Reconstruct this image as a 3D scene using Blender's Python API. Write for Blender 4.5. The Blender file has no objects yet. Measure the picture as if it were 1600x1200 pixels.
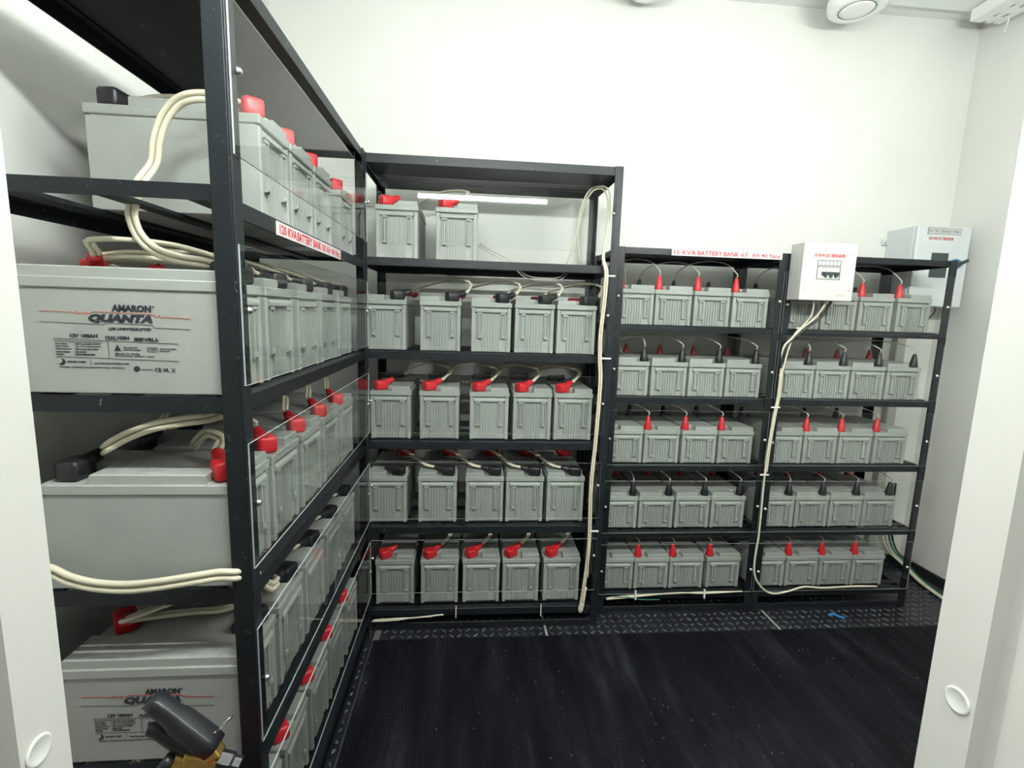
import bpy, bmesh, math, random
from mathutils import Vector, Matrix, Euler
random.seed(7)
scn = bpy.context.scene
COL = scn.collection
PI = math.pi
H = 1.41                                   # lens height above the floor

# ------------------------------------------------------------------ materials
def new_mat(name):
    m = bpy.data.materials.new(name); m.use_nodes = True
    nt = m.node_tree; b = nt.nodes['Principled BSDF']
    return m, nt, b
def N(nt, t, **kw):
    n = nt.nodes.new(t)
    for k, v in kw.items():
        if hasattr(n, k): setattr(n, k, v)
        else: n.inputs[k].default_value = v
    return n
def ramp(nt, stops):
    r = nt.nodes.new('ShaderNodeValToRGB'); e = r.color_ramp.elements
    while len(e) < len(stops): e.new(0.5)
    for i, (p, c) in enumerate(stops):
        e[i].position = p; e[i].color = (c[0], c[1], c[2], 1)
    return r
def simple(name, col, rough=.5, metal=0, spec=.5, noise=None, bump=None, coords='Object'):
    """plain surface with optional noise variation (scale, amount) and bump (scale, strength)"""
    m, nt, b = new_mat(name); L = nt.links
    b.inputs['Base Color'].default_value = (*col, 1)
    b.inputs['Roughness'].default_value = rough
    b.inputs['Metallic'].default_value = metal
    b.inputs['Specular IOR Level'].default_value = spec
    if noise or bump:
        tc = N(nt, 'ShaderNodeTexCoord')
    if noise:
        n = N(nt, 'ShaderNodeTexNoise', Scale=noise[0], Detail=5.0)
        L.new(tc.outputs[coords], n.inputs['Vector'])
        a = noise[1]
        r = ramp(nt, [(.3, [c*(1-a) for c in col]), (.7, [min(1, c*(1+a)) for c in col])])
        L.new(n.outputs['Fac'], r.inputs['Fac']); L.new(r.outputs['Color'], b.inputs['Base Color'])
    if bump:
        n2 = N(nt, 'ShaderNodeTexNoise', Scale=bump[0], Detail=6.0)
        L.new(tc.outputs[coords], n2.inputs['Vector'])
        bp = N(nt, 'ShaderNodeBump', Strength=bump[1], Distance=.002)
        L.new(n2.outputs['Fac'], bp.inputs['Height']); L.new(bp.outputs['Normal'], b.inputs['Normal'])
    return m

M = {}
M['wall'] = simple('wall paint', (.74, .745, .705), .6, noise=(2.2, .025), bump=(160, .12))
M['ceil'] = simple('ceiling paint', (.80, .82, .82), .7)
M['jamb'] = simple('door frame enamel', (.62, .62, .575), .35, noise=(5, .03), bump=(60, .05))
M['cap'] = simple('plastic cap', (.70, .71, .66), .4)
M['boxwhite'] = simple('powder coat white', (.60, .59, .565), .4)
M['panelgrey'] = simple('powder coat pale grey', (.62, .655, .66), .4, noise=(6, .03))
M['trunk'] = simple('trunking grey', (.42, .43, .37), .5)
M['white'] = simple('white plastic', (.82, .83, .82), .4)
M['print_black'] = simple('black print', (.018, .018, .028), .6)
M['print_red'] = simple('red print', (.50, .018, .028), .6)
M['print_orange'] = simple('orange print', (.62, .12, .06), .6)
M['print_grey'] = simple('grey print', (.09, .12, .11), .6)
M['sticker'] = simple('sticker white', (.62, .60, .60), .45)
M['red'] = simple('red vinyl', (.62, .018, .028), .38, noise=(30, .12))
M['black'] = simple('black vinyl', (.010, .010, .013), .42)
M['cable'] = simple('cream cable sheath', (.66, .61, .47), .45, noise=(9, .06))
M['greywire'] = simple('pale wire', (.58, .56, .50), .45)
M['greencable'] = simple('green earth cable', (.03, .16, .09), .45)
M['zinc'] = simple('zinc bolt', (.66, .67, .66), .28, metal=1)
M['chrome'] = simple('chrome', (.75, .74, .70), .12, metal=1)
M['brass'] = simple('brass', (.72, .47, .14), .32, metal=1, noise=(40, .15))
M['lever'] = simple('black lever coat', (.018, .020, .024), .36, bump=(80, .15))
M['extred'] = simple('extinguisher red', (.42, .015, .02), .3)
M['window'] = simple('smoked window', (.035, .05, .05), .15)
M['bluehandle'] = simple('blue knob', (.03, .15, .34), .35)
M['greenlever'] = simple('dark knob lever', (.02, .05, .04), .4)
M['tie'] = simple('cable tie nylon', (.78, .78, .74), .4)
M['blue'] = simple('blue plastic scrap', (.05, .22, .52), .4)
M['skirt'] = simple('black skirting', (.012, .018, .018), .45)
M['concrete'] = simple('floor concrete', (.10, .10, .10), .8, noise=(8, .2))
M['logo_green'] = simple('pale green print', (.42, .50, .36), .6)

# battery plastic: grey, dusty on top
m, nt, b = new_mat('battery plastic'); L = nt.links
tc = N(nt, 'ShaderNodeTexCoord'); oi = N(nt, 'ShaderNodeObjectInfo'); ge = N(nt, 'ShaderNodeNewGeometry')
n = N(nt, 'ShaderNodeTexNoise', Scale=9.0, Detail=6.0, Roughness=.65)
L.new(tc.outputs['Object'], n.inputs['Vector'])
r = ramp(nt, [(.3, (.325, .337, .317)), (.72, (.372, .386, .362))]); L.new(n.outputs['Fac'], r.inputs['Fac'])
hs = N(nt, 'ShaderNodeHueSaturation'); mr = N(nt, 'ShaderNodeMapRange')
mr.inputs['To Min'].default_value = .93; mr.inputs['To Max'].default_value = 1.07
L.new(oi.outputs['Random'], mr.inputs['Value']); L.new(mr.outputs['Result'], hs.inputs['Value'])
L.new(r.outputs['Color'], hs.inputs['Color'])
# dust smears lie on the upward faces only
sx = N(nt, 'ShaderNodeSeparateXYZ'); L.new(ge.outputs['Normal'], sx.inputs['Vector'])
n2 = N(nt, 'ShaderNodeTexNoise', Scale=22.0, Detail=6.0, Roughness=.7, Distortion=1.2)
L.new(tc.outputs['Object'], n2.inputs['Vector'])
r2 = ramp(nt, [(.42, (0, 0, 0)), (.68, (.75, .75, .75))]); L.new(n2.outputs['Fac'], r2.inputs['Fac'])
mu = N(nt, 'ShaderNodeMath', operation='MULTIPLY', use_clamp=True)
gt = N(nt, 'ShaderNodeMath', operation='GREATER_THAN'); gt.inputs[1].default_value = .7
L.new(sx.outputs['Z'], gt.inputs[0]); L.new(gt.outputs[0], mu.inputs[0]); L.new(r2.outputs['Color'], mu.inputs[1])
mx = N(nt, 'ShaderNodeMix', data_type='RGBA'); L.new(mu.outputs[0], mx.inputs['Factor'])
L.new(hs.outputs['Color'], mx.inputs[6]); mx.inputs[7].default_value = (.27, .285, .26, 1)
L.new(mx.outputs[2], b.inputs['Base Color']); b.inputs['Roughness'].default_value = .48
n3 = N(nt, 'ShaderNodeTexNoise', Scale=420.0, Detail=2.0); L.new(tc.outputs['Object'], n3.inputs['Vector'])
bp = N(nt, 'ShaderNodeBump', Strength=.10, Distance=.001)
L.new(n3.outputs['Fac'], bp.inputs['Height']); L.new(bp.outputs['Normal'], b.inputs['Normal'])
M['batt'] = m

# black rack paint with chips showing pale primer
m, nt, b = new_mat('black rack paint'); L = nt.links
tc = N(nt, 'ShaderNodeTexCoord')
n = N(nt, 'ShaderNodeTexNoise', Scale=55.0, Detail=8.0, Roughness=.75, Distortion=1.5)
L.new(tc.outputs['Object'], n.inputs['Vector'])
r = ramp(nt, [(.0, (.0060, .0080, .0108)), (.63, (.0075, .0105, .0135)), (.66, (.20, .21, .19)), (1, (.35, .36, .33))])
L.new(n.outputs['Fac'], r.inputs['Fac']); L.new(r.outputs['Color'], b.inputs['Base Color'])
b.inputs['Roughness'].default_value = .42; b.inputs['Specular IOR Level'].default_value = .32
n2 = N(nt, 'ShaderNodeTexNoise', Scale=130.0, Detail=4.0); L.new(tc.outputs['Object'], n2.inputs['Vector'])
bp = N(nt, 'ShaderNodeBump', Strength=.22, Distance=.001)
L.new(n2.outputs['Fac'], bp.inputs['Height']); L.new(bp.outputs['Normal'], b.inputs['Normal'])
M['rack'] = m

# clear acrylic: thin sheet, reflects by Fresnel
m, nt, b = new_mat('clear acrylic'); L = nt.links
nt.nodes.remove(b); out = nt.nodes['Material Output']
tr = N(nt, 'ShaderNodeBsdfTransparent'); tr.inputs['Color'].default_value = (.975, .985, .978, 1)
gl = N(nt, 'ShaderNodeBsdfGlossy'); gl.inputs['Roughness'].default_value = .012
fr = N(nt, 'ShaderNodeFresnel', IOR=1.45)
mxs = N(nt, 'ShaderNodeMixShader')
gb = N(nt, 'ShaderNodeNewGeometry'); om = N(nt, 'ShaderNodeMath', operation='SUBTRACT'); om.inputs[0].default_value = 1.0
L.new(gb.outputs['Backfacing'], om.inputs[1])
ff = N(nt, 'ShaderNodeMath', operation='MULTIPLY', use_clamp=True); L.new(fr.outputs[0], ff.inputs[0]); L.new(om.outputs[0], ff.inputs[1])
L.new(ff.outputs[0], mxs.inputs[0]); L.new(tr.outputs[0], mxs.inputs[1]); L.new(gl.outputs[0], mxs.inputs[2])
L.new(mxs.outputs[0], out.inputs['Surface']); M['acrylic'] = m
M['acrylic_edge'] = simple('acrylic cut edge', (.42, .47, .45), .35)

# tube lamp glow
m, nt, b = new_mat('tube glow'); nt.nodes.remove(b)
em = N(nt, 'ShaderNodeEmission', Strength=295.0); em.inputs['Color'].default_value = (.94, 1.0, .955, 1)
nt.links.new(em.outputs[0], nt.nodes['Material Output'].inputs['Surface']); M['tube'] = m
m, nt, b = new_mat('added tube glow'); nt.nodes.remove(b)  # glow of the two tubes added to brighten the right side
em = N(nt, 'ShaderNodeEmission', Strength=275.0); em.inputs['Color'].default_value = (.96, 1.0, .955, 1)
nt.links.new(em.outputs[0], nt.nodes['Material Output'].inputs['Surface']); M['tube_added'] = m
m, nt, b = new_mat('lamp diffuser glow'); nt.nodes.remove(b)
em = N(nt, 'ShaderNodeEmission', Strength=.8); em.inputs['Color'].default_value = (.95, 1.0, .96, 1)
nt.links.new(em.outputs[0], nt.nodes['Material Output'].inputs['Surface']); M['diffuser'] = m

# checker plate
m, nt, b = new_mat('black checker plate'); L = nt.links
tc = N(nt, 'ShaderNodeTexCoord')
n = N(nt, 'ShaderNodeTexNoise', Scale=5.0, Detail=6.0, Roughness=.7); L.new(tc.outputs['Object'], n.inputs['Vector'])
r = ramp(nt, [(.35, (.006, .006, .010)), (.62, (.016, .018, .022)), (.8, (.055, .062, .06))])
L.new(n.outputs['Fac'], r.inputs['Fac']); L.new(r.outputs['Color'], b.inputs['Base Color'])
b.inputs['Roughness'].default_value = .36; M['checker'] = m
M['checker_worn'] = simple('worn checker studs', (.050, .058, .062), .30, noise=(11, .85))  # stud glints put into the colour as a paler, patchy tone
M['seam'] = simple('seam strip', (.30, .32, .29), .5)

# rubber mat: fine rows of studs, dusty streaks, flecks
m, nt, b = new_mat('ribbed rubber mat'); L = nt.links
tc = N(nt, 'ShaderNodeTexCoord'); sp = N(nt, 'ShaderNodeSeparateXYZ'); L.new(tc.outputs['Object'], sp.inputs['Vector'])
def sine(sock, k):
    a = N(nt, 'ShaderNodeMath', operation='MULTIPLY'); a.inputs[1].default_value = k; L.new(sock, a.inputs[0])
    s = N(nt, 'ShaderNodeMath', operation='SINE'); L.new(a.outputs[0], s.inputs[0]); return s.outputs[0]
s1 = sine(sp.outputs['X'], 2*PI/.011); s2 = sine(sp.outputs['Y'], 2*PI/.016)
ml = N(nt, 'ShaderNodeMath', operation='MULTIPLY_ADD'); ml.inputs[1].default_value = .45
L.new(s2, ml.inputs[0]); L.new(s1, ml.inputs[2])
bp = N(nt, 'ShaderNodeBump', Strength=.55, Distance=.0012)
L.new(ml.outputs[0], bp.inputs['Height']); L.new(bp.outputs['Normal'], b.inputs['Normal'])
mp = N(nt, 'ShaderNodeMapping'); mp.inputs['Scale'].default_value = (9, 1.1, 1); L.new(tc.outputs['Object'], mp.inputs['Vector'])
n = N(nt, 'ShaderNodeTexNoise', Scale=1.2, Detail=6.0, Roughness=.65); L.new(mp.outputs['Vector'], n.inputs['Vector'])
r = ramp(nt, [(.42, (.0022, .0016, .0038)), (.56, (.0060, .0064, .0092)), (.74, (.026, .029, .033))]); L.new(n.outputs['Fac'], r.inputs['Fac'])
vo = N(nt, 'ShaderNodeTexVoronoi', Scale=34.0); L.new(tc.outputs['Object'], vo.inputs['Vector'])
cr = ramp(nt, [(.055, (1, 1, 1)), (.085, (0, 0, 0))]); L.new(vo.outputs['Distance'], cr.inputs['Fac'])
nb = N(nt, 'ShaderNodeTexNoise', Scale=3.2, Detail=2.0); L.new(tc.outputs['Object'], nb.inputs['Vector'])
rb = ramp(nt, [(.50, (0, 0, 0)), (.60, (1, 1, 1))]); L.new(nb.outputs['Fac'], rb.inputs['Fac'])
mu = N(nt, 'ShaderNodeMath', operation='MULTIPLY'); L.new(cr.outputs['Color'], mu.inputs[0]); L.new(rb.outputs['Color'], mu.inputs[1])
mx = N(nt, 'ShaderNodeMix', data_type='RGBA'); L.new(mu.outputs[0], mx.inputs['Factor'])
L.new(r.outputs['Color'], mx.inputs[6]); mx.inputs[7].default_value = (.36, .38, .36, 1)
L.new(mx.outputs[2], b.inputs['Base Color']); b.inputs['Roughness'].default_value = .62
b.inputs['Specular IOR Level'].default_value = .14
M['mat'] = m

# ------------------------------------------------------------------ mesh helpers
class MB:
    def __init__(s): s.bm = bmesh.new(); s.mats = []
    def mi(s, mat):
        if mat is None: return 0
        if mat not in s.mats: s.mats.append(mat)
        return s.mats.index(mat)
    def _fin(s, faces, mat, smooth=False):
        k = s.mi(mat)
        for f in faces: f.material_index = k; f.smooth = smooth
    def box(s, x0, x1, y0, y1, z0, z1, mat=None, bevel=0, seg=1):
        t = bmesh.new(); bmesh.ops.create_cube(t, size=1)
        for v in t.verts:
            v.co = Vector(((x0+x1)/2+v.co.x*(x1-x0), (y0+y1)/2+v.co.y*(y1-y0), (z0+z1)/2+v.co.z*(z1-z0)))
        if bevel: bmesh.ops.bevel(t, geom=t.edges[:], offset=bevel, segments=seg, affect='EDGES', profile=.5)
        s._merge(t, mat); return s
    def _merge(s, t, mat, smooth=False, mtx=None):
        if mtx is not None: bmesh.ops.transform(t, matrix=mtx, verts=t.verts[:])
        bmesh.ops.recalc_face_normals(t, faces=t.faces[:])
        vm = {}
        for v in t.verts: vm[v] = s.bm.verts.new(v.co)
        fs = []
        for f in t.faces:
            try: fs.append(s.bm.faces.new([vm[v] for v in f.verts]))
            except ValueError: pass
        s._fin(fs, mat, smooth); t.free()
    def obox(s, c, size, rot, mat=None, bevel=0, seg=1):
        t = bmesh.new(); bmesh.ops.create_cube(t, size=1)
        for v in t.verts: v.co = Vector((v.co.x*size[0], v.co.y*size[1], v.co.z*size[2]))
        if bevel: bmesh.ops.bevel(t, geom=t.edges[:], offset=bevel, segments=seg, affect='EDGES', profile=.5)
        s._merge(t, mat, mtx=Matrix.Translation(c) @ rot.to_matrix().to_4x4()); return s
    def prism(s, pts, z0, z1, mat=None, bevel=0):
        t = bmesh.new()
        vs = [t.verts.new((p[0], p[1], z0)) for p in pts]; f = t.faces.new(vs)
        g = bmesh.ops.extrude_face_region(t, geom=[f])
        for v in g['geom']:
            if isinstance(v, bmesh.types.BMVert): v.co.z = z1
        if bevel:
            ed = [e for e in t.edges if all(abs(v.co.z-z1) < 1e-6 for v in e.verts)]
            bmesh.ops.bevel(t, geom=ed, offset=bevel, segments=1, affect='EDGES', profile=.5)
        s._merge(t, mat); return s
    def lathe(s, prof, mat=None, n=24, mtx=None, smooth=True):
        """prof: (r, z) pairs from bottom to top, about z"""
        t = bmesh.new(); rings = []
        for r, z in prof:
            if r < 1e-6: rings.append([t.verts.new((0, 0, z))])
            else: rings.append([t.verts.new((r*math.cos(2*PI*i/n), r*math.sin(2*PI*i/n), z)) for i in range(n)])
        for a, c in zip(rings, rings[1:]):
            for i in range(n):
                j = (i+1) % n
                if len(a) == 1 and len(c) == 1: continue
                if len(a) == 1: t.faces.new((a[0], c[i], c[j]))
                elif len(c) == 1: t.faces.new((a[i], a[j], c[0]))
                else: t.faces.new((a[i], a[j], c[j], c[i]))
        if len(rings[0]) > 1: t.faces.new(rings[0])
        if len(rings[-1]) > 1: t.faces.new(rings[-1])
        s._merge(t, mat, smooth, mtx); return s
    def cyl(s, p, q, r, mat=None, n=16, r2=None, smooth=True):
        p, q = Vector(p), Vector(q); d = q-p
        mtx = Matrix.Translation(p) @ d.to_track_quat('Z', 'Y').to_matrix().to_4x4()
        return s.lathe([(r, 0), (r if r2 is None else r2, d.length)], mat, n, mtx, smooth)
    def tube(s, pts, r, mat=None, n=8, sub=6, closed=False):
        P = spline(pts, sub, closed); t = bmesh.new(); rings = []
        up = None
        for i, p in enumerate(P):
            a = P[max(0, i-1)]; c = P[min(len(P)-1, i+1)]
            if closed: a = P[i-1]; c = P[(i+1) % len(P)]
            d = (c-a).normalized()
            if up is None: up = d.orthogonal().normalized()
            up = (up-d*up.dot(d)); up = up.normalized() if up.length > 1e-6 else d.orthogonal().normalized()
            w = d.cross(up); rr = r(i/(len(P)-1)) if callable(r) else r
            rings.append([t.verts.new(p+up*rr*math.cos(2*PI*k/n)+w*rr*math.sin(2*PI*k/n)) for k in range(n)])
        pairs = list(zip(rings, rings[1:])) + ([(rings[-1], rings[0])] if closed else [])
        for a, c in pairs:
            for k in range(n):
                j = (k+1) % n; t.faces.new((a[k], a[j], c[j], c[k]))
        if not closed: t.faces.new(rings[0]); t.faces.new(rings[-1])
        s._merge(t, mat, True); return s
    def mesh(s, name):
        me = bpy.data.meshes.new(name); s.bm.normal_update(); s.bm.to_mesh(me); s.bm.free()
        for k in s.mats: me.materials.append(M[k])
        return me

def spline(pts, sub=6, closed=False):
    P = [Vector(p) for p in pts]
    if len(P) < 3 and not closed: return P
    out = []; n = len(P); segs = n if closed else n-1
    for i in range(segs):
        if closed: p0, p1, p2, p3 = P[i-1], P[i], P[(i+1) % n], P[(i+2) % n]
        else: p0, p1, p2, p3 = P[max(0, i-1)], P[i], P[i+1], P[min(n-1, i+2)]
        for k in range(sub):
            t = k/sub
            out.append(.5*((2*p1)+(p2-p0)*t+(2*p0-5*p1+4*p2-p3)*t*t+(3*p1-p0-3*p2+p3)*t**3))
    if not closed: out.append(P[-1])
    return out

def put(name, me, parent=None, loc=(0, 0, 0), rot=None, label=None, cat=None, group=None, kind=None):
    o = bpy.data.objects.new(name, me); COL.objects.link(o)
    o.location = loc
    if rot is not None: o.rotation_euler = rot
    if parent is not None: o.parent = parent
    if label: o['label'] = label
    if cat: o['category'] = cat
    if group: o['group'] = group
    if kind: o['kind'] = kind
    return o
def obj(name, mb, parent=None, **kw): return put(name, mb.mesh(name), parent, **kw)
def struct(name, mb): return obj(name, mb, kind='structure')

# ------------------------------------------------------------------ lettering
def text_mesh(body, w, h, mat, bold=0.0, shear=0.0):
    """lettering in the xz plane, facing -y, centred, fitted to w x h"""
    cu = bpy.data.curves.new('lettering', 'FONT'); cu.body = body; cu.size = 1
    cu.offset = bold; cu.resolution_u = 2; cu.extrude = .004
    ob = bpy.data.objects.new('lettering', cu); COL.objects.link(ob)
    dg = bpy.context.evaluated_depsgraph_get(); dg.update()
    me = bpy.data.meshes.new_from_object(ob.evaluated_get(dg))
    bpy.data.objects.remove(ob); bpy.data.curves.remove(cu)
    for v in me.vertices: v.co.x += shear*v.co.y
    xs = [v.co.x for v in me.vertices]; ys = [v.co.y for v in me.vertices]
    cx, cy = (min(xs)+max(xs))/2, (min(ys)+max(ys))/2
    sx = w/(max(xs)-min(xs)); sy = h/(max(ys)-min(ys))
    for v in me.vertices:
        x, y, z = v.co
        v.co = ((x-cx)*sx, -z*.05, (y-cy)*sy)
    me.materials.clear(); me.materials.append(M[mat])
    return me
def add_mesh(mb, me, mat, mtx):
    k = mb.mi(mat); off = len(mb.bm.faces)
    t = bmesh.new(); t.from_mesh(me); bmesh.ops.transform(t, matrix=mtx, verts=t.verts[:])
    vm = {v: mb.bm.verts.new(v.co) for v in t.verts}
    for f in t.faces:
        try: nf = mb.bm.faces.new([vm[v] for v in f.verts]); nf.material_index = k
        except ValueError: pass
    t.free(); bpy.data.meshes.remove(me)
def write(mb, body, cx, cz, w, h, mat, y=0, bold=0.0, shear=0.0):
    add_mesh(mb, text_mesh(body, w, h, mat, bold, shear), mat, Matrix.Translation((cx, y, cz)))

# ------------------------------------------------------------------ the room
XL, XR, YB, YF, ZC = -.95, 2.58, 2.545, .45, 2.956
JL, JR = -.381, .517
struct('floor', MB().box(XL-.1, XR+.1, -1.6, YB+.1, -.06, -.006, 'concrete'))
struct('wall_back', MB().box(XL-.1, XR+.1, YB, YB+.1, -.006, ZC+.1, 'wall'))
struct('wall_left', MB().box(XL-.1, XL, .35, YB, -.006, ZC+.1, 'wall'))
struct('wall_right', MB().box(XR, XR+.1, .35, YB, -.006, ZC+.1, 'wall'))
w = MB()
w.box(XL, JL-.06, .33, YF, -.006, ZC, 'wall'); w.box(JR+.06, XR, .33, YF, -.006, ZC, 'wall')
w.box(JL-.06, JR+.06, .33, YF, 2.13, ZC, 'wall')
struct('wall_front', w)
struct('ceiling', MB().box(XL, XR, YF, YB, ZC, ZC+.1, 'ceil'))
struct('trim_1', MB().box(XL, XR, YF, 2.43, 2.93, ZC, 'ceil'))
struct('baseboard_right', MB().box(XR-.014, XR, YF, YB-.016, -.006, .055, 'skirt', .003))
struct('baseboard_back', MB().box(XL, XR, YB-.014, YB, -.006, .055, 'skirt', .003))

# door frame: stepped profile run up both sides and over the head
def jamb_profile(x, s):   # s=+1: opening lies towards +x
    return [(x, .402), (x, .452), (x-s*.062, .452), (x-s*.062, .28), (x-s*.025, .28), (x-s*.025, .396), (x-s*.019, .402)]
dfm = MB()
dfm.prism(jamb_profile(JL, 1), -.006, 2.10, 'jamb', 0)
dfm.prism(jamb_profile(JR, -1), -.006, 2.10, 'jamb', 0)
dfm.box(JL-.062, JR+.062, .402, .452, 2.10, 2.14, 'jamb'); dfm.box(JL-.062, JR+.062, .28, .402, 2.12, 2.14, 'jamb')
df = obj('door_1', dfm, kind='structure')
for x, z, s in ((JL, 1.008, 1), (JR, 1.021, -1)):
    c = MB()
    c.lathe([(.0135, 0), (.0135, .0012), (.0118, .002), (.0105, .0014), (0, .0014)], 'cap', 28,
            Matrix.Translation((x, .4195, z)) @ Matrix.Rotation(s*PI/2, 4, 'Y'))
    obj('screw_cap', c, df)

# ------------------------------------------------------------------ floor coverings
mt = MB().box(-.395, 2.565, .47, 1.955, -.006, .001, 'mat')
obj('rubber_mat', mt, label='black ribbed rubber mat covering the open floor between the racks', cat='mat')
def checker(x0, x1, y0, y1, label, dens=.036):
    p = MB(); p.box(x0, x1, y0, y1, -.006, -.0015, 'checker')
    k = p.mi('checker_worn'); nx = int((x1-x0)/dens); ny = int((y1-y0)/dens)
    for i in range(nx):
        for j in range(ny):
            cx = x0+(i+.5)*(x1-x0)/nx; cy = y0+(j+.5)*(y1-y0)/ny
            a = PI/4 if (i+j) % 2 else -PI/4
            ca, sa = math.cos(a), math.sin(a)
            ring = []
            for q in range(8):
                t = 2*PI*q/8; ex, ey = .0150*math.cos(t), .0056*math.sin(t)
                ring.append(p.bm.verts.new((cx+ex*ca-ey*sa, cy+ex*sa+ey*ca, -.0015)))
            top = []
            for q in range(8):
                t = 2*PI*q/8; ex, ey = .0100*math.cos(t), .0030*math.sin(t)
                top.append(p.bm.verts.new((cx+ex*ca-ey*sa, cy+ex*sa+ey*ca, .0014)))
            for q in range(8):
                f = p.bm.faces.new((ring[q], ring[(q+1) % 8], top[(q+1) % 8], top[q])); f.material_index = k; f.smooth = True
            f = p.bm.faces.new(top); f.material_index = k
    return obj('checker_plate', p, label=label, cat='floor plate', group='checker plates under the racks')
checker(-.37, .352, 1.957, 2.52, 'black checker plate under the tall rack facing the doorway')
checker(.366, 1.442, 1.957, 2.52, 'long black checker plate under the left bay of the low rack')
checker(1.456, 2.555, 1.957, 2.52, 'black checker plate under the right bay of the low rack')
checker(-.93, -.40, .48, 2.52, 'black checker plate under the rack along the left wall', .040)
for x, lab in ((.359, 'thin pale seam strip between the two left checker plates'),
               (1.449, 'thin pale seam strip below the breaker box between two checker plates')):
    obj('seam_strip', MB().box(x-.0045, x+.0045, 1.957, 2.10, -.004, .0012, 'seam'), label=lab, cat='strip', group='seam strips in the floor')
s = MB()
for c, a, l in (((1.775, 2.055, .004), .4, .05), ((1.80, 2.035, .005), -.5, .045), ((1.79, 2.046, .008), 1.2, .03)):
    s.obox(c, (l, .012, .0015), Euler((.2, .1, a)), 'blue')
obj('plastic_scrap', s, label='torn blue plastic scrap lying on the checker plate', cat='scrap')

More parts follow.
